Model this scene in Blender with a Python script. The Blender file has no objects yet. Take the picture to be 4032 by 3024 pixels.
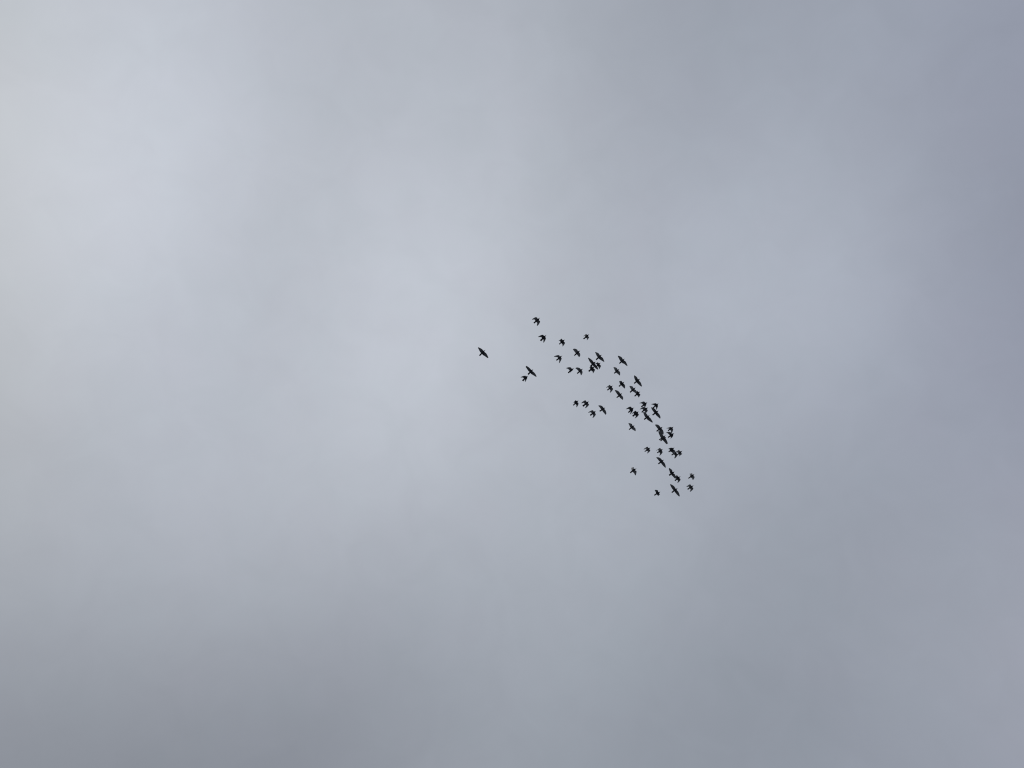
import bpy, bmesh, math, random
from mathutils import Vector, Matrix

scene = bpy.context.scene

# ------------------------------------------------------------------ camera
PHOTO_W, PHOTO_H, FOCAL_PX = 4032.0, 3024.0, 3030.0
CAM_POS = Vector((0.0, 0.0, 1.6))
CAM_ELEVATION = math.radians(75.0)          # phone held up, almost overhead
cam_data = bpy.data.cameras.new('camera')
cam_data.sensor_width = 36.0
cam_data.lens = 36.0 * FOCAL_PX / PHOTO_W
cam_data.clip_start = 0.1
cam_data.clip_end = 20000.0
camera = bpy.data.objects.new('camera', cam_data)
camera.location = CAM_POS
camera.rotation_euler = (math.pi / 2 + CAM_ELEVATION, 0.0, 0.0)
scene.collection.objects.link(camera)
scene.camera = camera
CAM_ROT = camera.rotation_euler.to_matrix()

# ------------------------------------------------------------------ overcast sky
SKY_BASE = (0.3450, 0.3750, 0.4300)
SKY_LOBES = [
    ((-0.666, -0.088, 0.740), 3, (0.1600, 0.1550, 0.1300)),
    ((-0.512, -0.172, 0.842), 44, (-0.0810, -0.0775, -0.0977)),
    ((-0.408, -0.182, 0.895), 44, (0.0341, 0.0327, 0.0586)),
    ((-0.285, -0.191, 0.939), 44, (0.0262, 0.0285, 0.0302)),
    ((-0.147, -0.198, 0.969), 44, (-0.0765, -0.0794, -0.0836)),
    ((0.000, -0.200, 0.980), 44, (0.0865, 0.0886, 0.1006)),
    ((0.147, -0.198, 0.969), 44, (-0.0983, -0.1022, -0.1103)),
    ((0.285, -0.191, 0.939), 44, (0.0045, 0.0074, 0.0128)),
    ((0.408, -0.182, 0.895), 44, (0.0119, 0.0122, 0.0057)),
    ((0.512, -0.172, 0.842), 44, (-0.0268, -0.0301, -0.0062)),
    ((-0.537, -0.025, 0.843), 44, (-0.0681, -0.0734, -0.0937)),
    ((-0.431, -0.026, 0.902), 44, (0.1739, 0.1836, 0.2202)),
    ((-0.304, -0.028, 0.952), 44, (-0.0707, -0.0748, -0.0941)),
    ((-0.157, -0.029, 0.987), 44, (0.0016, 0.0027, 0.0129)),
    ((0.000, -0.029, 1.000), 44, (0.0499, 0.0540, 0.0537)),
    ((0.157, -0.029, 0.987), 44, (-0.0288, -0.0318, -0.0328)),
    ((0.304, -0.028, 0.952), 44, (0.0398, 0.0419, 0.0535)),
    ((0.431, -0.026, 0.902), 44, (-0.0307, -0.0304, -0.0415)),
    ((0.537, -0.025, 0.843), 44, (-0.0205, -0.0230, -0.0257)),
    ((-0.552, 0.135, 0.823), 44, (-0.0519, -0.0584, -0.0798)),
    ((-0.445, 0.145, 0.884), 44, (0.1556, 0.1683, 0.2120)),
    ((-0.314, 0.153, 0.937), 44, (-0.1863, -0.1950, -0.2253)),
    ((-0.163, 0.159, 0.974), 44, (0.1695, 0.1735, 0.2018)),
    ((0.000, 0.162, 0.987), 44, (0.0013, 0.0050, -0.0008)),
    ((0.163, 0.159, 0.974), 44, (-0.0416, -0.0489, -0.0452)),
    ((0.314, 0.153, 0.937), 44, (0.0834, 0.0922, 0.0997)),
    ((0.445, 0.145, 0.884), 44, (0.0395, 0.0434, 0.0484)),
    ((0.552, 0.135, 0.823), 44, (-0.0499, -0.0576, -0.0447)),
    ((-0.552, 0.295, 0.780), 44, (-0.0051, -0.0094, -0.0326)),
    ((-0.445, 0.317, 0.838), 44, (-0.0365, -0.0364, -0.0192)),
    ((-0.314, 0.336, 0.888), 44, (0.0426, 0.0465, 0.0427)),
    ((-0.163, 0.349, 0.923), 44, (0.0370, 0.0391, 0.0452)),
    ((0.000, 0.353, 0.935), 44, (-0.0194, -0.0227, -0.0237)),
    ((0.163, 0.349, 0.923), 44, (0.0555, 0.0627, 0.0676)),
    ((0.314, 0.336, 0.888), 44, (-0.0533, -0.0570, -0.0561)),
    ((0.445, 0.317, 0.838), 44, (-0.0027, -0.0023, -0.0070)),
    ((0.552, 0.295, 0.780), 44, (-0.0282, -0.0287, -0.0242)),
    ((-0.537, 0.443, 0.718), 44, (0.0214, 0.0269, 0.0402)),
    ((-0.431, 0.474, 0.768), 44, (0.0473, 0.0497, 0.0484)),
    ((-0.304, 0.500, 0.811), 44, (0.0082, 0.0062, 0.0072)),
    ((-0.157, 0.518, 0.841), 44, (-0.0168, -0.0179, -0.0138)),
    ((0.000, 0.525, 0.851), 44, (0.0021, 0.0050, 0.0044)),
    ((0.157, 0.518, 0.841), 44, (0.0373, 0.0401, 0.0442)),
    ((0.304, 0.500, 0.811), 44, (-0.0386, -0.0451, -0.0473)),
    ((0.431, 0.474, 0.768), 44, (0.0086, 0.0174, 0.0132)),
    ((0.537, 0.443, 0.718), 44, (0.0585, 0.0541, 0.0597)),
    ((-0.512, 0.570, 0.643), 44, (-0.1008, -0.1081, -0.1231)),
    ((-0.408, 0.605, 0.684), 44, (0.0114, 0.0121, 0.0132)),
    ((-0.285, 0.635, 0.718), 44, (-0.0659, -0.0661, -0.0688)),
    ((-0.147, 0.656, 0.741), 44, (-0.0296, -0.0335, -0.0396)),
    ((0.000, 0.663, 0.749), 44, (0.0249, 0.0271, 0.0327)),
    ((0.147, 0.656, 0.741), 44, (-0.0689, -0.0692, -0.0757)),
    ((0.285, 0.635, 0.718), 44, (-0.0065, -0.0076, -0.0094)),
    ((0.408, 0.605, 0.684), 44, (0.0089, 0.0158, 0.0169)),
    ((0.512, 0.570, 0.643), 44, (-0.0352, -0.0436, -0.0439)),
    ((-0.667, -0.429, 0.609), 10, (-0.0692, -0.0745, -0.0918)),
    ((-0.409, -0.525, 0.746), 10, (0.0620, 0.0666, 0.0801)),
    ((0.000, -0.576, 0.818), 10, (-0.0047, -0.0057, -0.0124)),
    ((0.409, -0.525, 0.746), 10, (-0.0245, -0.0249, -0.0095)),
    ((0.667, -0.429, 0.609), 10, (0.0245, 0.0245, 0.0100)),
    ((-0.768, -0.176, 0.616), 10, (0.0569, 0.0615, 0.0771)),
    ((0.768, -0.176, 0.616), 10, (-0.0248, -0.0251, -0.0141)),
    ((0.813, 0.151, 0.562), 10, (0.0173, 0.0174, 0.0159)),
    ((-0.768, 0.460, 0.446), 10, (-0.0234, -0.0258, -0.0305)),
    ((-0.514, 0.616, 0.597), 10, (-0.0994, -0.1058, -0.0987)),
    ((0.000, 0.718, 0.696), 10, (0.0074, 0.0060, -0.0014)),
    ((0.514, 0.616, 0.597), 10, (-0.0399, -0.0462, -0.0347)),
    ((0.768, 0.460, 0.446), 10, (-0.0099, -0.0097, -0.0128)),
    ((-0.667, 0.676, 0.313), 10, (0.0573, 0.0633, 0.0669)),
    ((-0.409, 0.828, 0.384), 10, (0.0052, 0.0018, -0.0065)),
    ((0.000, 0.907, 0.420), 10, (-0.0103, -0.0080, -0.0041)),
    ((0.409, 0.828, 0.384), 10, (0.0043, 0.0036, 0.0007)),
    ((0.667, 0.676, 0.313), 10, (0.0211, 0.0239, 0.0224)),
]

SUN_DIR = Vector((-0.62, -0.10, 0.78)).normalized()     # behind the cloud, beyond the upper left
SUN_ELEVATION = math.asin(SUN_DIR.z)
SUN_ROTATION = math.atan2(SUN_DIR.x, SUN_DIR.y)
SKY_STRENGTH = 0.1

world = bpy.data.worlds.new('World')
scene.world = world
world.use_nodes = True
wt = world.node_tree
wt.nodes.clear()


def wnode(kind, **props):
    n = wt.nodes.new(kind)
    for k, v in props.items():
        setattr(n, k, v)
    return n


def wset(sock, v):
    if isinstance(v, bpy.types.NodeSocket):
        wt.links.new(v, sock)
    else:
        sock.default_value = v


def vmath(op, a, b=None, c=None, scale=None):
    n = wnode('ShaderNodeVectorMath', operation=op)
    wset(n.inputs[0], a)
    if b is not None:
        wset(n.inputs[1], b)
    if c is not None:
        wset(n.inputs[2], c)
    if scale is not None:
        wset(n.inputs['Scale'], scale)
    return n.outputs['Value'] if op == 'DOT_PRODUCT' else n.outputs['Vector']


def fmath(op, a, b=0.0, c=0.0):
    n = wnode('ShaderNodeMath', operation=op)
    wset(n.inputs[0], a)
    wset(n.inputs[1], b)
    wset(n.inputs[2], c)
    return n.outputs[0]


direction = wnode('ShaderNodeTexCoord').outputs['Generated']

def cloud_noise(scale, detail, offset, distortion=0.0):
    m = wnode('ShaderNodeVectorMath', operation='ADD')
    wset(m.inputs[0], direction)
    m.inputs[1].default_value = offset
    n = wnode('ShaderNodeTexNoise')
    wset(n.inputs['Vector'], m.outputs[0])
    n.inputs['Scale'].default_value = scale
    n.inputs['Detail'].default_value = detail
    n.inputs['Roughness'].default_value = 0.56
    n.inputs['Distortion'].default_value = distortion
    return n.outputs['Fac']

# thick and thin banks of the cloud deck, lens vignetting put into the colours
acc = None
for c, k, col in SKY_LOBES:
    d = vmath('DOT_PRODUCT', direction, c)
    e = fmath('EXPONENT', fmath('MULTIPLY_ADD', d, float(k), -float(k)))
    acc = vmath('MULTIPLY_ADD', e, col, SKY_BASE if acc is None else acc)
# billows: broad soft ones, finer wisps, a faint drift between cooler and warmer grey
broad = fmath('MULTIPLY_ADD', cloud_noise(5.0, 3.0, (1.3, 7.1, 2.2), 0.4), 0.07, 0.965)
fine = fmath('MULTIPLY_ADD', cloud_noise(17.0, 8.0, (4.0, 1.1, 9.3), 0.6), 0.105, 0.9475)
hue = fmath('MULTIPLY_ADD', cloud_noise(14.0, 2.0, (9.9, 3.4, 0.7)), 1.0, -0.5)
tint = vmath('MULTIPLY_ADD', hue, (-0.016, 0.012, 0.0), (1.0, 1.0, 1.0))
cloud = vmath('SCALE', vmath('MULTIPLY', acc, tint), scale=fmath('MULTIPLY', broad, fine))
cloud = vmath('SCALE', cloud, scale=1.0 / SKY_STRENGTH)
sky_tex = wnode('ShaderNodeTexSky', sky_type='NISHITA', sun_disc=False,
                sun_elevation=SUN_ELEVATION, sun_rotation=SUN_ROTATION)
mix = wnode('ShaderNodeMix', data_type='RGBA')
mix.inputs['Factor'].default_value = 0.96               # the cover is nearly complete
wset(mix.inputs['A'], sky_tex.outputs['Color'])
wset(mix.inputs['B'], cloud)
bg = wnode('ShaderNodeBackground')
wset(bg.inputs['Color'], mix.outputs['Result'])
bg.inputs['Strength'].default_value = SKY_STRENGTH
out = wnode('ShaderNodeOutputWorld')
wt.links.new(bg.outputs[0], out.inputs['Surface'])

sun_data = bpy.data.lights.new('sun', 'SUN')
sun_data.energy = 0.5
sun_data.angle = math.radians(20.0)
sun_data.color = (1.0, 0.96, 0.9)
sun = bpy.data.objects.new('sun', sun_data)
sun.rotation_euler = SUN_DIR.to_track_quat('Z', 'Y').to_euler()
sun.location = (0, 0, 60)
scene.collection.objects.link(sun)

scene.view_settings.view_transform = 'Standard'
scene.view_settings.look = 'None'
scene.view_settings.exposure = 0.0
scene.view_settings.gamma = 1.0
scene.view_settings.use_curve_mapping = False
scene.cycles.filter_width = 1.1

# ------------------------------------------------------------------ materials
def new_material(name):
    m = bpy.data.materials.new(name)
    m.use_nodes = True
    t = m.node_tree
    return m, t, t.nodes['Principled BSDF']


def plumage_material():
    m, t, p = new_material('dark_plumage')
    tc = t.nodes.new('ShaderNodeTexCoord')
    n = t.nodes.new('ShaderNodeTexNoise')
    n.inputs['Scale'].default_value = 60.0
    n.inputs['Detail'].default_value = 3.0
    t.links.new(tc.outputs['Object'], n.inputs['Vector'])
    att = t.nodes.new('ShaderNodeAttribute')
    att.attribute_name = 'feather'                      # 0 on body and tail, 1 on the flight feathers
    body = t.nodes.new('ShaderNodeMix'); body.data_type = 'RGBA'
    body.inputs['A'].default_value = (0.018, 0.022, 0.036, 1)
    body.inputs['B'].default_value = (0.034, 0.040, 0.058, 1)
    t.links.new(n.outputs['Fac'], body.inputs['Factor'])
    wing = t.nodes.new('ShaderNodeMix'); wing.data_type = 'RGBA'  # paler underwings; sky light through the feathers is put into this colour too
    wing.inputs['A'].default_value = (0.12, 0.135, 0.16, 1)
    wing.inputs['B'].default_value = (0.20, 0.22, 0.25, 1)
    t.links.new(n.outputs['Fac'], wing.inputs['Factor'])
    mixc = t.nodes.new('ShaderNodeMix'); mixc.data_type = 'RGBA'
    t.links.new(att.outputs['Fac'], mixc.inputs['Factor'])
    t.links.new(body.outputs['Result'], mixc.inputs['A'])
    t.links.new(wing.outputs['Result'], mixc.inputs['B'])
    t.links.new(mixc.outputs['Result'], p.inputs['Base Color'])
    p.inputs['Roughness'].default_value = 0.55
    p.inputs['Specular IOR Level'].default_value = 0.3
    return m


def beak_material():
    m, t, p = new_material('dark_horn')
    n = t.nodes.new('ShaderNodeTexNoise')
    n.inputs['Scale'].default_value = 200.0
    r = t.nodes.new('ShaderNodeMix'); r.data_type = 'RGBA'
    r.inputs['A'].default_value = (0.03, 0.03, 0.032, 1)
    r.inputs['B'].default_value = (0.06, 0.058, 0.055, 1)
    t.links.new(n.outputs['Fac'], r.inputs['Factor'])
    t.links.new(r.outputs['Result'], p.inputs['Base Color'])
    p.inputs['Roughness'].default_value = 0.4
    return m


def ground_material():
    m, t, p = new_material('grey_gravel')
    n = t.nodes.new('ShaderNodeTexNoise')
    n.inputs['Scale'].default_value = 0.35
    n.inputs['Detail'].default_value = 8.0
    tc = t.nodes.new('ShaderNodeTexCoord')
    t.links.new(tc.outputs['Object'], n.inputs['Vector'])
    r = t.nodes.new('ShaderNodeMix'); r.data_type = 'RGBA'
    r.inputs['A'].default_value = (0.10, 0.10, 0.095, 1)
    r.inputs['B'].default_value = (0.20, 0.20, 0.20, 1)
    t.links.new(n.outputs['Fac'], r.inputs['Factor'])
    t.links.new(r.outputs['Result'], p.inputs['Base Color'])
    p.inputs['Roughness'].default_value = 0.95
    return m


PLUMAGE, HORN, GRAVEL = plumage_material(), beak_material(), ground_material()

# ------------------------------------------------------------------ the ground below the flock
bm = bmesh.new()
rings = [0.0, 5.0, 20.0, 80.0, 400.0, 2000.0, 8000.0]
loops = []
for r in rings[1:]:
    loops.append([bm.verts.new((r * math.cos(a * math.tau / 48), r * math.sin(a * math.tau / 48), 0.0)) for a in range(48)])
bm.faces.new(loops[0])
for la, lb in zip(loops, loops[1:]):
    for a in range(48):
        b = (a + 1) % 48
        bm.faces.new((la[a], lb[a], lb[b], la[b]))
me = bpy.data.meshes.new('ground')
bm.to_mesh(me); bm.free()
me.materials.append(GRAVEL)
ground = bpy.data.objects.new('ground', me)
ground['kind'] = 'structure'
scene.collection.objects.link(ground)

# ------------------------------------------------------------------ the flock
# Each bird flies level at its own height. Its plan (beak, tail, and the leading and
# trailing edge of both wings) is measured off the photograph; the wing beat gives depth.
OUTLINES = [
    ((1911.8,1377.4),(1887.7,1400.8),4.6,((1902.6,1381.0),(1899.1,1375.8),(1892.5,1371.5),(1886.6,1368.8),(1882.0,1367.1)),((1893.9,1389.6),(1890.4,1385.6),(1887.1,1379.6),(1883.9,1373.1),(1882.0,1370.7)),((1906.9,1385.0),(1910.5,1388.3),(1914.2,1391.0),(1918.0,1397.0),(1920.8,1402.9),(1923.2,1409.2)),((1898.0,1394.2),(1902.9,1398.9),(1908.8,1402.1),(1914.8,1406.5),(1918.9,1408.9),(1921.8,1410.5))),
    ((2126.5,1249.9),(2102.0,1272.3),4.7,((2117.1,1255.0),(2115.0,1251.0),(2111.4,1248.8),(2107.0,1249.5),(2101.2,1252.4),(2094.7,1257.5)),((2107.7,1263.6),(2105.6,1258.9),(2103.4,1257.8),(2099.8,1258.2),(2095.1,1258.6)),((2121.8,1261.1),(2126.2,1264.4),(2126.2,1268.3),(2122.9,1274.8),(2119.3,1279.9),(2116.1,1282.8)),((2111.4,1268.0),(2115.3,1271.2),(2115.0,1276.3),(2113.5,1281.4))),
    ((2152.2,1318.2),(2128.0,1342.1),6.1,((2141.7,1322.9),(2139.9,1319.3),(2137.4,1318.2),(2131.6,1319.0),(2125.1,1322.2),(2119.0,1325.8)),((2134.1,1331.3),(2132.3,1328.0),(2128.7,1327.3),(2124.4,1326.9),(2119.3,1327.6)),((2146.8,1327.6),(2149.3,1329.5),(2149.3,1333.4),(2146.1,1341.4),(2141.7,1348.6)),((2139.2,1335.2),(2139.9,1339.2),(2139.6,1344.3),(2139.2,1349.0))),
    ((2225.1,1336.4),(2201.5,1355.6),3.7,((2216.1,1338.9),(2213.3,1337.3),(2212.9,1333.6),(2209.6,1334.4),(2204.8,1338.1),(2199.1,1342.1)),((2207.2,1347.0),(2205.2,1343.4),(2203.1,1341.7),(2199.5,1342.5)),((2219.8,1345.0),(2224.3,1348.7),(2223.9,1353.1),(2220.2,1358.8),(2216.1,1364.1)),((2210.5,1351.5),(2214.1,1354.8),(2214.9,1359.6),(2215.3,1364.4))),
    ((2320.3,1315.3),(2297.5,1334.8),4.5,((2311.8,1318.1),(2309.7,1317.3),(2308.5,1314.5),(2304.8,1316.9),(2300.8,1320.2),(2295.9,1324.2)),((2303.6,1326.7),(2302.8,1323.4),(2300.4,1322.2),(2296.3,1324.8)),((2315.8,1323.4),(2317.5,1326.3),(2319.9,1326.7),(2318.7,1329.9),(2315.4,1335.2),(2311.4,1339.7)),((2307.3,1330.3),(2311.4,1332.8),(2311.4,1336.0),(2310.5,1339.7))),
    ((2284.9,1379.6),(2261.3,1400.3),4.1,((2275.1,1382.8),(2273.1,1377.5),(2267.4,1373.9),(2261.7,1372.8),(2256.8,1373.9)),((2267.4,1390.2),(2264.2,1386.9),(2260.1,1381.6),(2255.6,1375.5)),((2280.0,1388.5),(2283.3,1391.4),(2284.9,1397.1),(2283.7,1402.8),(2280.8,1406.0)),((2271.1,1395.4),(2273.9,1398.3),(2277.2,1402.4),(2280.0,1406.0))),
    ((2214.5,1399.5),(2190.5,1419.0),4.5,((2203.9,1403.2),(2202.3,1399.1),(2199.9,1398.3),(2192.5,1399.1),(2186.0,1401.1),(2181.2,1404.0)),((2197.0,1410.1),(2195.4,1406.4),(2190.9,1405.6),(2186.0,1404.8),(2181.6,1404.8)),((2209.2,1408.5),(2211.7,1410.9),(2210.0,1416.6),(2206.4,1423.9),(2202.3,1430.0)),((2200.7,1415.0),(2202.2,1417.4),(2201.9,1423.1),(2201.3,1429.6))),
    ((2100.0,1453.1),(2078.9,1474.6),5.2,((2091.9,1456.7),(2087.3,1451.2),(2081.8,1446.3),(2075.9,1442.5),(2071.5,1440.4)),((2084.8,1464.5),(2081.3,1461.5),(2077.0,1455.6),(2073.7,1450.1),(2069.6,1444.7)),((2096.5,1461.3),(2100.3,1464.2),(2104.1,1467.5),(2107.9,1472.4),(2111.1,1478.4),(2113.0,1482.2)),((2088.6,1468.9),(2092.7,1473.2),(2097.6,1475.9),(2102.5,1478.9),(2107.3,1481.9),(2111.1,1483.8))),
    ((2080.1,1479.0),(2057.7,1499.8),6.0,((2070.9,1482.1),(2069.8,1479.5),(2064.4,1479.7),(2058.9,1480.8),(2054.2,1483.0),(2050.3,1485.0)),((2062.9,1490.4),(2061.8,1488.2),(2058.9,1486.8),(2054.6,1485.9),(2051.0,1486.9)),((2076.3,1485.0),(2076.1,1488.6),(2074.1,1492.5),(2071.6,1498.3),(2068.3,1503.8)),((2066.9,1493.8),(2067.6,1496.5),(2067.4,1499.8),(2066.9,1503.9))),
    ((2260.7,1448.4),(2237.4,1468.7),4.7,((2251.3,1452.1),(2248.9,1447.7),(2245.0,1446.1),(2239.2,1446.1),(2234.5,1447.2),(2230.8,1448.4),(2229.0,1449.9)),((2242.8,1458.9),(2240.3,1455.3),(2235.9,1452.4),(2231.9,1450.6),(2229.4,1450.6)),((2255.6,1456.8),(2253.6,1459.7),(2250.0,1462.5),(2246.8,1465.4),(2244.6,1467.8)),((2245.0,1464.7),(2245.0,1465.4),(2244.8,1466.5),(2244.5,1467.8))),
    ((2295.8,1451.2),(2272.4,1470.9),4.3,((2286.9,1454.1),(2284.4,1451.0),(2280.8,1448.8),(2276.4,1447.2),(2271.4,1447.0),(2267.7,1448.1),(2265.6,1450.1)),((2278.6,1461.5),(2275.7,1458.6),(2272.1,1455.0),(2268.5,1452.1),(2265.8,1450.4)),((2290.9,1459.8),(2293.2,1462.2),(2293.6,1466.2),(2292.7,1471.2),(2290.5,1475.2),(2287.6,1478.1)),((2282.6,1465.8),(2284.4,1468.7),(2285.8,1472.3),(2287.3,1477.9))),
    ((2346.3,1423.7),(2324.1,1443.3),5.0,((2337.0,1425.7),(2332.4,1419.1),(2325.7,1413.8),(2320.4,1410.1),(2316.5,1408.1)),((2329.7,1433.6),(2325.7,1429.0),(2320.4,1421.0),(2316.8,1413.1),(2315.1,1409.4)),((2342.3,1432.3),(2346.3,1437.6),(2350.3,1442.3),(2353.6,1448.2),(2355.6,1454.9)),((2334.0,1438.6),(2337.7,1443.6),(2343.0,1447.9),(2349.0,1452.9),(2355.2,1455.9))),
    ((2365.9,1427.3),(2345.3,1444.6),4.6,((2358.2,1430.3),(2355.9,1429.0),(2354.3,1426.0),(2350.9,1427.7),(2347.0,1430.3),(2343.0,1432.3)),((2351.3,1437.0),(2349.6,1434.3),(2347.0,1433.3),(2343.6,1433.3)),((2361.2,1435.3),(2364.2,1438.3),(2366.5,1439.6),(2365.5,1443.6),(2362.9,1448.9),(2360.2,1453.5)),((2353.9,1441.6),(2356.2,1444.6),(2358.2,1448.9),(2359.6,1453.5))),
    ((2341.7,1443.6),(2317.8,1462.5),5.3,((2332.4,1444.9),(2331.0,1440.6),(2328.4,1441.6),(2325.1,1444.3),(2321.1,1447.2)),((2324.1,1452.9),(2322.8,1448.9),(2320.8,1447.7)),((2337.3,1451.9),(2340.3,1453.2),(2342.7,1454.2),(2341.7,1459.5),(2338.3,1465.5),(2335.7,1470.1)),((2327.7,1458.5),(2331.0,1461.5),(2334.0,1463.5),(2334.4,1469.8))),
    ((2370.2,1396.2),(2347.0,1416.7),5.0,((2361.5,1398.8),(2358.9,1393.2),(2354.3,1389.6),(2349.0,1387.6),(2344.0,1386.2)),((2353.6,1406.1),(2350.3,1402.2),(2347.0,1395.9),(2345.0,1390.6),(2343.3,1387.2)),((2365.9,1404.5),(2372.2,1407.8),(2375.5,1413.1),(2378.1,1419.7),(2379.8,1425.0)),((2357.2,1411.4),(2361.5,1415.1),(2366.9,1418.4),(2372.8,1422.0),(2378.8,1425.4))),
    ((2460.3,1411.5),(2438.6,1431.4),4.3,((2452.3,1414.7),(2448.7,1407.8),(2443.7,1404.2),(2437.9,1401.7),(2433.2,1400.6)),((2443.7,1422.7),(2440.0,1417.6),(2437.1,1411.1),(2434.2,1406.0),(2432.4,1402.4)),((2457.0,1419.4),(2462.5,1422.7),(2466.1,1428.5),(2469.0,1435.0),(2470.8,1440.4)),((2448.0,1427.0),(2451.6,1430.6),(2456.7,1431.7),(2459.6,1433.9),(2463.2,1437.1),(2466.8,1439.7),(2469.3,1441.8))),
    ((2439.0,1452.0),(2418.3,1470.4),4.3,((2431.4,1454.9),(2429.5,1450.9),(2427.0,1448.0),(2422.0,1446.2),(2415.8,1445.5)),((2423.0,1462.1),(2420.5,1458.1),(2417.6,1450.9),(2415.4,1446.9)),((2435.3,1459.9),(2439.3,1462.5),(2441.5,1466.1),(2441.8,1471.9),(2441.1,1478.0)),((2425.9,1467.2),(2429.9,1470.1),(2434.2,1473.3),(2439.3,1478.4))),
    ((2520.7,1490.6),(2496.8,1509.8),4.7,((2511.6,1493.1),(2509.5,1488.1),(2506.6,1483.7),(2502.2,1480.5),(2497.9,1477.6)),((2503.0,1500.7),(2500.1,1495.3),(2497.5,1488.1),(2496.5,1480.8)),((2516.0,1499.7),(2521.0,1503.6),(2524.3,1509.8),(2526.5,1516.3),(2527.9,1521.7)),((2506.6,1505.8),(2510.9,1510.1),(2516.0,1514.8),(2521.8,1519.9),(2525.4,1522.1))),
    ((2458.5,1502.9),(2436.8,1521.7),4.3,((2450.5,1505.4),(2448.7,1502.9),(2448.0,1500.0),(2443.7,1499.7),(2438.6,1500.4)),((2442.2,1513.4),(2440.4,1509.1),(2439.0,1504.7),(2438.2,1500.7)),((2454.9,1511.2),(2458.8,1513.8),(2461.0,1518.5),(2461.2,1524.2),(2460.7,1530.0)),((2445.5,1517.0),(2449.4,1520.3),(2454.5,1525.7),(2459.9,1530.0))),
    ((2413.6,1517.4),(2391.2,1536.5),4.3,((2405.3,1520.3),(2403.1,1518.1),(2401.7,1514.8),(2396.6,1518.1),(2391.6,1521.4),(2386.5,1525.7)),((2397.0,1528.6),(2394.8,1525.0),(2390.8,1525.3),(2386.9,1526.6)),((2409.3,1525.7),(2413.6,1529.7),(2413.3,1533.7),(2410.4,1538.7),(2406.4,1543.1),(2403.1,1546.3)),((2399.5,1532.9),(2403.5,1535.8),(2403.1,1540.2),(2401.7,1545.2))),
    ((2449.8,1547.0),(2428.1,1565.8),4.3,((2441.8,1549.9),(2438.6,1543.8),(2433.5,1539.4),(2427.7,1536.9),(2421.6,1536.2)),((2434.2,1556.4),(2429.9,1551.7),(2424.8,1543.8),(2420.5,1537.3)),((2446.2,1555.7),(2450.2,1559.0),(2453.1,1564.0),(2453.8,1569.1),(2452.3,1574.2)),((2438.6,1561.9),(2442.2,1566.9),(2446.5,1570.5),(2450.9,1574.2))),
    ((2503.3,1525.0),(2480.5,1544.9),4.7,((2493.9,1528.2),(2492.1,1523.2),(2488.5,1521.0),(2483.8,1519.9),(2478.7,1519.5)),((2486.3,1535.8),(2483.4,1530.8),(2480.5,1525.7),(2478.4,1520.6)),((2499.0,1533.7),(2504.4,1536.5),(2505.5,1540.9),(2506.2,1544.5),(2506.6,1547.8)),((2490.7,1540.2),(2495.7,1543.4),(2501.5,1547.0),(2505.5,1548.8))),
    ((2520.7,1540.9),(2498.6,1560.4),4.3,((2512.4,1543.4),(2510.9,1540.2),(2508.8,1539.1),(2505.9,1541.2),(2502.2,1543.8),(2499.3,1545.9)),((2504.1,1551.4),(2503.0,1548.5),(2500.1,1546.7)),((2516.7,1549.6),(2521.0,1552.5),(2520.7,1556.1),(2517.8,1561.1),(2514.9,1565.1)),((2507.3,1556.1),(2511.3,1558.2),(2513.1,1561.9),(2514.5,1565.1))),
    ((2278.3,1575.6),(2257.0,1596.2),4.0,((2270.7,1578.5),(2268.6,1577.8),(2267.1,1575.3),(2263.9,1578.1),(2260.3,1581.8),(2255.9,1585.7)),((2262.1,1587.5),(2260.6,1584.3),(2259.2,1583.9),(2256.3,1586.1)),((2274.0,1584.3),(2277.6,1586.8),(2277.6,1591.9),(2274.7,1598.4),(2270.7,1603.8)),((2265.7,1591.2),(2269.3,1594.1),(2269.8,1598.4),(2269.5,1603.5))),
    ((2319.2,1579.2),(2294.6,1599.5),5.8,((2309.8,1582.5),(2307.6,1578.5),(2305.1,1576.3),(2300.8,1577.4),(2294.2,1581.8),(2288.8,1586.8)),((2301.5,1590.4),(2299.7,1586.5),(2297.1,1586.1),(2293.2,1587.2),(2289.5,1588.3)),((2315.2,1588.3),(2319.2,1591.9),(2316.7,1597.7),(2311.6,1602.7),(2305.5,1607.4)),((2305.5,1594.8),(2308.4,1596.6),(2306.9,1600.6),(2304.0,1605.6))),
    ((2346.7,1617.2),(2323.9,1635.7),5.4,((2337.6,1620.1),(2336.2,1617.2),(2334.4,1615.4),(2329.7,1615.8),(2323.2,1619.0),(2315.9,1623.7)),((2329.7,1627.7),(2327.9,1624.1),(2323.2,1623.7),(2317.0,1625.2)),((2342.7,1626.6),(2346.0,1630.2),(2344.9,1634.6),(2341.3,1639.6),(2334.8,1645.8)),((2332.6,1632.0),(2335.8,1634.9),(2334.8,1640.4),(2332.9,1645.1))),
    ((2383.6,1603.8),(2360.8,1619.4),4.7,((2376.7,1606.0),(2373.1,1601.3),(2368.8,1597.7),(2361.5,1595.9),(2355.4,1597.3)),((2367.3,1612.5),(2363.7,1607.1),(2359.3,1601.3),(2355.4,1598.0)),((2380.0,1610.7),(2384.3,1616.5),(2386.8,1623.0),(2387.6,1628.8),(2385.0,1633.1)),((2371.3,1616.5),(2374.5,1621.5),(2378.9,1626.6),(2384.3,1633.0))),
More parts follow.
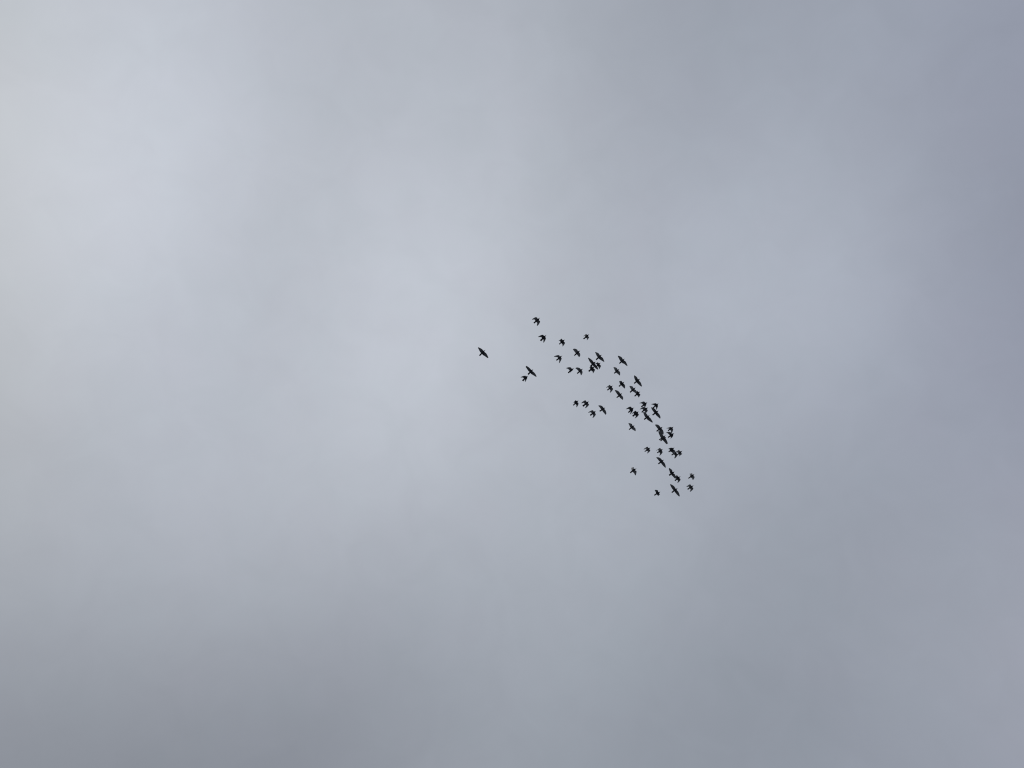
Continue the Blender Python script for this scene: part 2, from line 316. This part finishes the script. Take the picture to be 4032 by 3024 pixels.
    ((2497.4,1604.0),(2473.9,1624.6),4.7,((2487.6,1606.5),(2485.4,1602.5),(2482.5,1601.1),(2478.2,1601.8),(2471.7,1605.4),(2464.5,1610.5)),((2479.7,1615.2),(2477.1,1610.9),(2471.7,1610.1),(2465.2,1611.4)),((2492.7,1611.6),(2492.7,1616.3),(2489.8,1621.4),(2485.4,1627.1),(2480.4,1632.2)),((2483.3,1619.9),(2482.5,1624.2),(2481.1,1628.6),(2480.2,1631.8))),
    ((2515.5,1619.5),(2490.9,1639.1),5.4,((2506.4,1621.7),(2504.6,1617.7),(2500.6,1617.7),(2495.6,1621.4),(2490.5,1625.7),(2486.2,1630.4)),((2496.7,1630.0),(2494.8,1626.8),(2491.2,1627.9),(2486.5,1631.1)),((2511.5,1627.5),(2515.5,1631.8),(2512.9,1637.3),(2507.1,1643.1),(2499.9,1647.4)),((2500.6,1635.5),(2503.9,1637.6),(2502.1,1643.1),(2499.2,1646.3))),
    ((2549.8,1583.4),(2524.9,1602.2),4.7,((2540.4,1585.6),(2538.2,1582.3),(2534.6,1580.8),(2529.6,1581.9),(2523.1,1584.8),(2517.3,1587.0)),((2531.4,1593.1),(2528.5,1589.2),(2523.1,1588.1),(2518.0,1587.7)),((2545.1,1591.0),(2544.0,1596.8),(2541.9,1600.4),(2538.6,1606.2)),((2536.8,1597.8),(2536.8,1600.4),(2537.2,1602.5),(2537.9,1606.2))),
    ((2552.4,1603.3),(2526.7,1624.2),4.3,((2543.3,1606.2),(2539.7,1604.0),(2535.4,1602.5),(2529.6,1603.6),(2524.5,1606.9),(2518.7,1611.2)),((2532.8,1613.4),(2530.3,1611.2),(2525.2,1611.1),(2519.4,1612.0)),((2547.3,1612.3),(2550.2,1614.1),(2549.5,1619.2),(2545.5,1624.2),(2541.9,1627.9),(2539.0,1630.8)),((2535.4,1618.1),(2538.6,1619.2),(2540.4,1622.1),(2539.3,1627.1),(2538.6,1630.0))),
    ((2558.5,1634.7),(2536.1,1651.7),4.7,((2550.5,1636.5),(2547.6,1631.5),(2544.0,1627.1),(2539.0,1623.5),(2533.9,1621.4)),((2541.9,1643.8),(2537.9,1638.0),(2534.6,1630.0),(2532.5,1623.5)),((2554.9,1641.6),(2560.7,1645.9),(2565.0,1652.5),(2568.6,1658.2),(2570.4,1662.6)),((2545.8,1648.1),(2549.1,1652.5),(2554.9,1656.4),(2561.4,1660.4),(2568.6,1664.4))),
    ((2593.6,1587.4),(2571.5,1606.2),4.3,((2585.3,1590.6),(2583.8,1588.1),(2580.2,1587.7),(2574.4,1588.8),(2568.6,1589.9),(2563.9,1591.3)),((2577.3,1597.5),(2575.5,1595.3),(2571.5,1593.5),(2564.6,1592.1)),((2589.6,1595.3),(2591.0,1596.8),(2590.0,1601.8),(2587.4,1608.3),(2584.2,1613.8)),((2581.3,1601.1),(2583.1,1604.0),(2583.5,1609.1),(2583.7,1613.4))),
    ((2593.6,1615.9),(2569.3,1634.4),4.7,((2584.9,1618.1),(2580.2,1612.0),(2574.4,1606.9),(2569.3,1604.7),(2564.6,1603.6)),((2576.2,1625.3),(2572.2,1619.9),(2567.2,1612.7),(2563.9,1605.4)),((2589.2,1623.9),(2595.4,1630.8),(2599.0,1637.3),(2600.8,1643.1),(2599.7,1648.1)),((2580.6,1630.0),(2583.8,1635.1),(2591.0,1641.6),(2598.3,1648.1))),
    ((2498.7,1673.8),(2476.9,1691.7),4.0,((2491.3,1676.3),(2489.3,1674.3),(2488.3,1669.8),(2482.8,1667.4),(2474.9,1665.7)),((2482.3,1683.8),(2479.8,1678.8),(2477.4,1672.8),(2474.4,1666.9)),((2495.3,1681.8),(2500.7,1684.8),(2502.7,1690.7),(2502.7,1697.2)),((2485.8,1687.2),(2489.8,1690.7),(2495.8,1694.2),(2501.7,1697.9))),
    ((2609.8,1680.5),(2585.1,1698.6),4.5,((2600.4,1682.6),(2596.5,1676.9),(2591.7,1673.0),(2586.3,1671.2),(2579.0,1672.1)),((2592.0,1689.2),(2588.7,1686.5),(2583.9,1679.9),(2579.0,1673.0)),((2605.3,1688.0),(2609.8,1693.5),(2612.2,1699.2),(2613.1,1705.8),(2611.6,1711.5)),((2595.3,1694.4),(2598.9,1698.6),(2603.8,1704.6),(2610.4,1711.2))),
    ((2652.9,1679.6),(2630.3,1696.2),4.5,((2644.4,1682.6),(2642.3,1680.8),(2638.1,1681.4),(2632.1,1683.2),(2623.6,1686.2)),((2635.1,1688.9),(2633.3,1687.7),(2629.1,1687.1),(2624.2,1686.8)),((2648.4,1687.1),(2650.5,1690.1),(2649.6,1695.0),(2647.2,1701.6),(2644.7,1705.8)),((2638.7,1692.9),(2641.7,1696.2),(2642.3,1701.0),(2643.5,1705.8))),
    ((2655.0,1704.9),(2630.3,1722.7),4.5,((2644.7,1707.3),(2641.7,1702.8),(2636.3,1700.4),(2630.3,1700.7),(2626.1,1701.9),(2622.4,1704.0)),((2637.5,1713.9),(2634.5,1711.2),(2630.3,1707.0),(2626.1,1704.0),(2623.0,1704.5)),((2650.8,1713.0),(2650.5,1715.2),(2648.4,1720.3),(2644.7,1723.9),(2640.2,1727.2)),((2639.3,1719.4),(2641.1,1720.9),(2641.1,1723.9),(2640.1,1726.6))),
    ((2621.5,1713.9),(2595.6,1732.0),4.2,((2612.8,1716.4),(2609.2,1711.8),(2605.0,1704.6),(2600.1,1699.8),(2594.1,1697.1)),((2602.5,1724.2),(2598.3,1716.1),(2594.1,1706.4),(2592.3,1698.6)),((2617.6,1720.9),(2623.0,1730.5),(2626.1,1738.4),(2627.0,1744.4),(2625.5,1749.2)),((2607.4,1728.7),(2612.2,1735.3),(2618.2,1742.6),(2624.2,1748.9))),
    ((2623.6,1720.6),(2600.7,1736.6),3.9,((2616.7,1720.9),(2613.4,1717.9),(2607.4,1711.2),(2602.5,1705.8),(2598.9,1703.4)),((2606.2,1728.1),(2601.9,1722.7),(2598.3,1716.7),(2597.1,1705.2)),((2620.3,1726.6),(2623.6,1731.1),(2626.4,1736.6),(2628.5,1742.6),(2630.6,1748.9)),((2609.2,1732.6),(2614.6,1738.4),(2620.0,1743.2),(2626.1,1744.4),(2630.0,1748.9))),
    ((2561.5,1761.7),(2538.3,1778.0),3.7,((2552.5,1763.8),(2550.5,1759.7),(2546.9,1759.3),(2542.8,1762.1),(2533.8,1768.7)),((2544.4,1771.5),(2543.2,1768.2),(2539.5,1768.7),(2535.1,1769.9)),((2557.0,1769.5),(2560.7,1772.7),(2559.1,1776.8),(2554.2,1781.7),(2547.7,1785.7)),((2547.3,1775.2),(2550.9,1777.2),(2550.1,1780.5),(2547.3,1784.9))),
    ((2610.7,1767.4),(2587.5,1782.9),3.7,((2602.2,1769.1),(2601.0,1766.6),(2600.2,1763.8),(2594.9,1765.4),(2589.2,1769.5),(2583.5,1773.9)),((2593.2,1776.4),(2592.0,1772.3),(2589.2,1771.9),(2583.9,1774.3)),((2606.3,1775.2),(2609.1,1779.6),(2607.1,1784.5),(2602.2,1790.2),(2596.9,1795.1)),((2596.1,1781.3),(2598.9,1784.1),(2598.1,1788.6),(2596.7,1794.7))),
    ((2656.0,1761.7),(2632.5,1779.6),3.6,((2646.9,1763.9),(2646.0,1762.8),(2643.1,1763.1),(2639.2,1763.3),(2635.6,1764.8),(2631.2,1767.5)),((2637.9,1771.6),(2636.3,1769.1),(2634.5,1768.6),(2631.6,1767.7)),((2651.5,1769.5),(2656.2,1772.7),(2658.7,1776.0),(2659.1,1780.0),(2657.6,1783.9),(2655.4,1786.8)),((2640.6,1778.7),(2645.3,1780.0),(2647.8,1783.2),(2648.9,1786.1),(2654.7,1787.2))),
    ((2665.9,1776.7),(2644.1,1791.9),3.8,((2659.1,1778.9),(2658.0,1777.4),(2654.7,1778.5),(2651.8,1780.3),(2648.6,1783.9)),((2650.0,1786.8),(2649.7,1785.4),(2648.8,1784.5)),((2663.0,1782.8),(2665.6,1786.8),(2668.1,1789.4),(2667.0,1794.4),(2662.7,1799.8),(2656.9,1805.3)),((2653.6,1789.2),(2657.3,1792.6),(2657.8,1795.9),(2656.5,1800.2),(2654.7,1803.5))),
    ((2687.6,1774.7),(2665.2,1791.5),3.6,((2677.5,1776.9),(2675.7,1775.3),(2674.8,1772.0),(2671.4,1772.4),(2666.7,1775.6),(2662.7,1777.4),(2658.0,1779.6)),((2670.6,1785.0),(2668.1,1781.8),(2666.3,1780.9),(2663.4,1781.0),(2658.3,1780.5)),((2682.2,1782.7),(2683.3,1785.4),(2686.4,1785.9),(2684.4,1789.0),(2679.3,1793.0),(2672.4,1797.5)),((2672.8,1789.0),(2675.3,1791.5),(2674.6,1794.1),(2672.8,1797.0))),
    ((2614.8,1809.3),(2592.0,1826.8),4.5,((2607.1,1811.8),(2603.0,1806.5),(2597.3,1802.4),(2590.8,1800.4),(2583.5,1801.2)),((2598.5,1817.9),(2594.1,1813.8),(2589.2,1807.3),(2583.9,1802.0)),((2610.7,1817.1),(2616.4,1822.8),(2619.3,1829.3),(2621.3,1836.6),(2620.5,1841.9)),((2602.6,1822.8),(2606.3,1828.5),(2612.8,1835.4),(2619.7,1842.1))),
    ((2506.7,1844.2),(2481.6,1861.9),4.7,((2496.8,1845.4),(2495.1,1844.2),(2495.9,1840.0),(2492.4,1840.0),(2488.8,1841.1),(2485.9,1841.6)),((2487.9,1852.8),(2486.3,1850.3),(2486.8,1846.7),(2485.0,1843.4)),((2500.7,1852.1),(2505.8,1854.5),(2506.3,1858.6),(2505.1,1865.5),(2502.9,1871.7)),((2490.6,1857.9),(2493.1,1860.1),(2496.4,1862.3),(2498.9,1867.3),(2500.6,1871.5))),
    ((2656.7,1856.3),(2634.8,1872.1),5.5,((2647.6,1857.8),(2647.0,1852.3),(2643.6,1848.1),(2639.8,1845.5),(2635.8,1842.8)),((2639.8,1863.7),(2637.3,1859.5),(2637.1,1856.5),(2634.8,1850.6),(2633.3,1844.9)),((2652.3,1864.5),(2656.7,1867.1),(2658.4,1870.4),(2659.5,1873.8),(2661.4,1877.6),(2661.6,1882.3)),((2642.8,1868.8),(2646.2,1872.6),(2650.4,1876.8),(2655.0,1881.8),(2659.2,1885.2))),
    ((2680.8,1875.1),(2657.3,1892.8),4.6,((2670.2,1877.2),(2668.5,1874.2),(2667.3,1872.1),(2664.3,1871.7),(2661.4,1872.8),(2656.7,1877.6)),((2662.2,1885.2),(2661.8,1882.3),(2660.1,1879.7),(2657.1,1878.5)),((2675.1,1882.3),(2679.7,1886.9),(2678.6,1891.1),(2674.4,1896.6),(2670.2,1900.2),(2667.3,1901.2)),((2665.8,1889.0),(2669.6,1892.4),(2669.2,1895.8),(2667.0,1900.6))),
    ((2734.9,1866.6),(2710.2,1883.8),3.6,((2726.5,1868.4),(2725.3,1866.3),(2725.9,1863.6),(2722.6,1863.9),(2718.9,1864.8),(2714.4,1866.0)),((2717.1,1875.9),(2716.5,1872.3),(2716.5,1868.1),(2714.8,1866.9)),((2730.7,1874.1),(2734.6,1877.1),(2734.6,1880.7),(2732.2,1885.6),(2728.9,1890.1)),((2720.1,1880.1),(2723.5,1882.3),(2725.9,1884.4),(2726.8,1888.0),(2728.0,1890.1))),
    ((2731.6,1910.6),(2707.2,1927.2),4.5,((2722.6,1913.0),(2720.1,1910.3),(2718.9,1907.6),(2715.9,1907.0),(2711.1,1909.4),(2702.4,1916.3)),((2713.8,1919.0),(2712.3,1916.0),(2708.1,1916.9),(2702.7,1916.9)),((2726.5,1918.4),(2730.1,1923.2),(2728.6,1927.2),(2723.2,1932.6),(2716.5,1937.1)),((2716.5,1923.5),(2719.2,1926.3),(2718.6,1930.2),(2716.2,1936.5))),
    ((2669.0,1922.0),(2644.9,1939.7),4.4,((2659.9,1923.8),(2657.0,1918.2),(2652.9,1913.5),(2646.4,1909.1),(2639.9,1906.2)),((2651.4,1930.0),(2647.6,1925.3),(2642.3,1917.0),(2638.5,1907.9)),((2664.3,1929.4),(2669.9,1935.3),(2673.4,1941.7),(2675.5,1948.2),(2676.7,1954.6)),((2655.8,1935.0),(2659.3,1940.0),(2665.8,1947.6),(2673.4,1954.6))),
    ((2600.6,1935.3),(2576.2,1950.5),4.4,((2592.0,1937.0),(2590.9,1934.7),(2590.6,1931.1),(2585.9,1929.1),(2578.8,1928.8)),((2583.2,1942.3),(2582.3,1938.2),(2580.0,1933.5),(2577.6,1930.0)),((2595.8,1943.5),(2597.0,1945.2),(2599.1,1945.2),(2596.4,1948.8),(2591.1,1953.5)),((2585.9,1947.0),(2589.4,1949.7),(2590.3,1951.7),(2590.6,1953.4))),
]

LABELS = [
    # the straggler and the tail of the flock, upper left
    'lone black bird gliding apart on the far left of the flock, wings stretched wide',
    'topmost black bird of the flock with wings bent back like a bow',
    'black bird with swept back wings just below the topmost bird',
    'small black bird in the upper row, right of the second highest, left wing tucked short',
    'small black bird alone at the upper right of the group, both wings folded short',
    'black bird with rounded outspread wings and pale undersides, above the tangled trio',
    'black bird with pointed swept wings, left of the round winged bird near the top',
    'wide winged black bird with a smaller bird close behind its tail, left of the flock',
    'small black bird with swept wings just behind the tail of a wide winged bird',
    'black bird seen with one wing only, left of the pair flying side by side',
    'black bird with crescent wings, right bird of the pair flying side by side',
    'longest winged black bird in the middle of the tangled trio near the top',
    'black bird with folded wings at the right of the tangled trio, over the long wing',
    'black bird with folded wings at the lower left of the tangled trio',
    'wide winged black bird gliding alone just above the tangled trio',
    # the right shoulder
    'black bird with a ragged gap in its lower wing, upper right of the flock',
    'black bird with half open wings just below the bird with the ragged wing',
    'large black bird with split wing tips on the right edge, above a linked pair',
    'black bird with a blunt square left wing, between two birds at mid height',
    'black bird with sharp folded wings just left of the blunt winged bird',
    'black bird with broad outspread wings below the blunt winged bird',
    'upper left bird of the linked pair on the right, its wing meeting the lower bird',
    'lower right bird of the linked pair on the right, wings folded close',
    # the four on the left at mid height
    'leftmost and smallest of the four black birds on the left at mid height',
    'second of the four birds at mid height on the left, wings curled back like hooks',
    'lowest of the four birds at mid height on the left, wings swept back',
    'rightmost of the four birds at mid height on the left, wings outspread like a crescent',
    # the crowd on the right, middle
    'swept winged black bird at the left of the dense middle knot of birds',
    'black bird with hooked wings and notched tail, just left of the stacked trio',
    'top bird of the stacked trio in the dense middle knot',
    'middle bird of the stacked trio, its wings swept between the other two',
    'bottom bird of the stacked trio, its right wing stretched long downwards',
    'slim swept winged black bird over the wing of a larger one, right of the trio',
    'large black bird with outspread wings beneath a smaller bird, right of the stacked trio',
    'black bird with pale patched wings alone at the left, below the dense middle knot',
    # the column below
    'upper bird of the long chain, outspread wing covering a wing of the doubled birds below',
    'swept winged bird, upper of the two stacked at the right edge of the chain',
    'lower of the two stacked birds at the right edge, one wing nearly hidden',
    'left bird of the doubled pair flying almost wing on wing in the long chain',
    'right bird of the doubled pair flying almost wing on wing in the long chain',
    'small black bird with hooked wings at the left of the row below the long chain',
    'small black bird with hooked wings in the middle of the row below the long chain',
    'upper left bird of the merged trio, its left wing thin and pale',
    'middle bird of the merged trio, its right wing hanging lowest',
    'right bird of the merged trio, its wings folded to short points',
    'wide winged black bird gliding just below the row of small birds',
    # the bottom
    'black bird with one short blunt wing, alone at the lower left of the flock',
    'upper left bird of the joined pair near the bottom, with a broad dark tail',
    'lower right bird of the joined pair near the bottom, wings hooked back',
    'black bird with short blunt left wing at the lower right edge, above another bird',
    'black bird with hooked wings below another at the lower right edge',
    'lowest wide winged black bird with long pointed wings',
    'lowest small black bird with one wing cut short, left of the wide winged one',
]

FULL_WING = 27.0       # length of a fully stretched wing, in the same pixels as the outlines
N_SPAN, N_CHORD, N_ROUND = 9, 6, 12


def ray(px, py):
    d = CAM_ROT @ Vector(((px - PHOTO_W / 2) / FOCAL_PX, -(py - PHOTO_H / 2) / FOCAL_PX, -1.0))
    return d.normalized()


def resample(pts, n):
    """n + 1 points along a smooth curve through pts, evenly spaced."""
    P = [Vector(p) for p in pts]
    P = [2 * P[0] - P[1]] + P + [2 * P[-1] - P[-2]]
    dense = []
    for i in range(1, len(P) - 2):
        p0, p1, p2, p3 = P[i - 1:i + 3]
        for k in range(8):
            t = k / 8
            c = 0.5 * (2 * p1 + (p2 - p0) * t + (2 * p0 - 5 * p1 + 4 * p2 - p3) * t * t + (3 * p1 - p0 - 3 * p2 + p3) * t ** 3)
            dense.append(p1.lerp(p2, t) * 0.35 + c * 0.65)
    dense.append(P[-2])
    acc = [0.0]
    for a, b in zip(dense, dense[1:]):
        acc.append(acc[-1] + (b - a).length)
    res, j = [], 0
    for k in range(n + 1):
        s = acc[-1] * k / n
        while j < len(acc) - 2 and acc[j + 1] < s:
            j += 1
        t = (s - acc[j]) / max(acc[j + 1] - acc[j], 1e-9)
        res.append(dense[j].lerp(dense[j + 1], min(1.0, max(0.0, t))))
    return res


def build_bird(outline, height, beat, label):
    beak_tip, tail_end, tail_w, l_lead, l_trail, r_lead, r_trail = outline
    B, T = Vector(beak_tip), Vector(tail_end)
    fwd = (B - T).normalized()
    side = Vector((-fwd.y, fwd.x))                       # towards the r_ wing
    mid = (Vector(l_lead[0]) + Vector(r_lead[0]) + Vector(l_trail[0]) + Vector(r_trail[0])) / 4
    d0 = ray(mid.x, mid.y)
    origin = CAM_POS + d0 * ((height - CAM_POS.z) / d0.z)
    px = (origin - CAM_POS).length / FOCAL_PX / (1.0 / d0.dot(CAM_ROT @ Vector((0, 0, -1))))   # metres per pixel here

    def place(p, up):
        d = ray(p.x, p.y)
        return CAM_POS + d * ((height - CAM_POS.z + up * px) / d.z)   # up in pixels, along the sight line

    # own frame of the bird: y = forwards, z = up
    fy = place(B, 0) - place(T, 0)
    fy.z = 0.0
    fy.normalize()
    frame = Matrix((fy.cross(Vector((0, 0, 1))), fy, Vector((0, 0, 1)))).transposed().to_4x4()
    frame.translation = origin
    inv = frame.inverted()
    verts, faces, feather = [], [], []

    def vert(p, up, f):
        verts.append(inv @ place(p, up))
        feather.append(f)
        return len(verts) - 1

    # ---- trunk: one loop of vertices per station, beak base -> tail end
    LL, LR = Vector(l_lead[0]), Vector(r_lead[0])
    TL, TR = Vector(l_trail[0]), Vector(r_trail[0])
    neck_c, rump_c = (LL + LR) / 2, (TL + TR) / 2
    beak_base = B.lerp(neck_c, 0.42)
    stations = []                                        # (left, right, half height, kind)
    neck_w = (LR - LL).length / 2
    for f, w, hgt in ((0.0, 0.24, 0.22), (0.30, 0.50, 0.48), (0.65, 0.74, 0.62)):
        c = beak_base.lerp(neck_c, f)
        # the head follows the taper from beak to shoulders
        hw = side * neck_w * w
        stations.append((c - hw, c + hw, neck_w * hgt * 1.15))
    body_h = max(2.6, min(3.6, 0.8 * neck_w + 1.0))
    i0 = len(stations)
    for k in range(N_CHORD):
        f = k / (N_CHORD - 1)
        a, b = LL.lerp(TL, f), LR.lerp(TR, f)
        bulge = 1.2 * math.sin(math.pi * f)
        stations.append((a - side * bulge, b + side * bulge, (0.85 + 0.35 * math.sin(math.pi * min(1, f * 1.15)) - 0.38 * f) * body_h))
    i1 = len(stations) - 1
    rump_w = max((TR - TL).length / 2, tail_w / 2)
    tax = (T - rump_c)
    for f, hgt in ((0.18, 0.34), (0.42, 0.17), (0.75, 0.10), (0.95, 0.08), (1.0, 0.05)):
        c = rump_c + tax * f
        w = rump_w * 1.0 + (tail_w / 2 * 1.16 - rump_w * 1.0) * min(1.0, f / 0.42)
        if f == 1.0:
            w *= 0.8
        tside = Vector((tax.y, -tax.x)).normalized()
        if tside.dot(side) < 0:
            tside = -tside
        stations.append((c - tside * w, c + tside * w, hgt * body_h))
    rings_ = []
    for k, (a, b, hgt) in enumerate(stations):
        c, hw = (a + b) / 2, (b - a) / 2
        ring = []
        for q in range(N_ROUND):
            # vertices 0 / N-1 straddle the r_ side, N/2-1 / N/2 the l_ side
            ang = math.tau * (q + 0.5) / N_ROUND
            cx = math.cos(ang) / math.cos(math.pi / N_ROUND)
            ring.append(vert(c + hw * cx, hgt * math.sin(ang) * (1.0 if math.sin(ang) < 0 else 0.85), 0.0))
        rings_.append(ring)
    h = N_ROUND // 2
    for k in range(len(rings_) - 1):
        ra, rb = rings_[k], rings_[k + 1]
        for q in range(N_ROUND):
            if i0 <= k < i1 and q in (h - 1, N_ROUND - 1):
                continue                                 # the wings grow out of these gaps
            q2 = (q + 1) % N_ROUND
            faces.append((ra[q], ra[q2], rb[q2], rb[q]))
    faces.append(tuple(reversed(rings_[0])))
    faces.append(tuple(rings_[-1]))

    # ---- wings
    for lead, trail, qu, ql, sgn in ((r_lead, r_trail, 0, N_ROUND - 1, 1), (l_lead, l_trail, h - 1, h, -1)):
        A, Z = resample(lead, N_SPAN), resample(trail, N_SPAN)
        # the outline was read along the inside of the soft edge: half a pixel fuller
        for k in range(1, N_SPAN + 1):
            w = (A[k] - Z[k])
            if w.length > 1e-6:
                w = w.normalized() * 0.3
                A[k] += w
                Z[k] -= w
        arc = [0.0]
        for k in range(N_SPAN):
            arc.append(arc[-1] + ((A[k + 1] + Z[k + 1]) / 2 - (A[k] + Z[k]) / 2).length)
        rise = math.sqrt(max(0.0, FULL_WING ** 2 - arc[-1] ** 2)) * 0.85 * beat
        upper = [rings_[i0 + m][qu] for m in range(N_CHORD)]
        lower = [rings_[i0 + m][ql] for m in range(N_CHORD)]
        for k in range(1, N_SPAN + 1):
            s = k / N_SPAN
            up = rise * (arc[k] / arc[-1]) ** 1.15
            chord = (Z[k] - A[k]).length
            thick = min(0.55 * (1 - s) + 0.14, 0.10 * chord + 0.06)
            nu, nl = [], []
            for m in range(N_CHORD):
                f = m / (N_CHORD - 1)
                p = A[k].lerp(Z[k], f)
                camber = 0.09 * chord * math.sin(math.pi * f ** 0.8)
                tk = thick * (0.35 + 0.65 * math.sin(math.pi * min(1.0, 0.12 + 0.88 * f ** 0.7)))
                fth = min(1.0, s * 2.2)
                nu.append(vert(p, up + camber + tk, fth))
                nl.append(vert(p, up + camber - tk, fth))
            for m in range(N_CHORD - 1):
                fu = (upper[m], upper[m + 1], nu[m + 1], nu[m])
                fl = (lower[m + 1], lower[m], nl[m], nl[m + 1])
                faces.append(fu if sgn > 0 else tuple(reversed(fu)))
                faces.append(fl if sgn > 0 else tuple(reversed(fl)))
            for m, flip in ((0, False), (N_CHORD - 1, True)):
                fe = (lower[m], upper[m], nu[m], nl[m])
                faces.append(fe if (flip != (sgn > 0)) else tuple(reversed(fe)))
            upper, lower = nu, nl
        cap = tuple(upper) + tuple(reversed(lower))
        faces.append(cap)

    bm = bmesh.new()
    bv = [bm.verts.new(v) for v in verts]
    for f in faces:
        try:
            bm.faces.new([bv[i] for i in f])
        except ValueError:
            pass
    bmesh.ops.recalc_face_normals(bm, faces=bm.faces)
    for f in bm.faces:
        f.smooth = True
    me = bpy.data.meshes.new('bird')
    bm.to_mesh(me)
    bm.free()
    att = me.attributes.new('feather', 'FLOAT', 'POINT')
    att.data.foreach_set('value', feather)
    me.materials.append(PLUMAGE)
    ob = bpy.data.objects.new('bird', me)
    ob.matrix_world = frame
    ob['label'] = label
    ob['category'] = 'bird'
    ob['group'] = 'dark birds flying in one flock'
    scene.collection.objects.link(ob)

    # ---- beak: a slender closed cone set into the face
    bm = bmesh.new()
    base_c = beak_base.lerp(neck_c, 0.06)
    loops_ = []
    for f, w in ((0.0, 0.24), (0.35, 0.17), (0.7, 0.095), (1.0, 0.02)):
        c = base_c.lerp(B, f)
        ring = []
        for q in range(8):
            a = math.tau * q / 8
            ring.append(bm.verts.new(inv @ place(c + side * (neck_w * w * math.cos(a)), neck_w * w * 0.9 * math.sin(a) - 0.25 * f)))
        loops_.append(ring)
    for ra, rb in zip(loops_, loops_[1:]):
        for q in range(8):
            bm.faces.new((ra[q], ra[(q + 1) % 8], rb[(q + 1) % 8], rb[q]))
    bm.faces.new(loops_[0]); bm.faces.new(loops_[-1])
    bmesh.ops.recalc_face_normals(bm, faces=bm.faces)
    for f in bm.faces:
        f.smooth = True
    me = bpy.data.meshes.new('beak')
    bm.to_mesh(me)
    bm.free()
    me.materials.append(HORN)
    bk = bpy.data.objects.new('beak', me)
    bk.parent = ob
    scene.collection.objects.link(bk)
    return ob


for i, outline in enumerate(OUTLINES):
    height = 17.2 + 2.6 * ((i * 0.61803 + 0.2) % 1.0)
    beat = 1.0 if (i * 7) % 5 in (0, 2, 3) else -1.0     # wings above or below the back
    build_bird(outline, height, beat, LABELS[i])
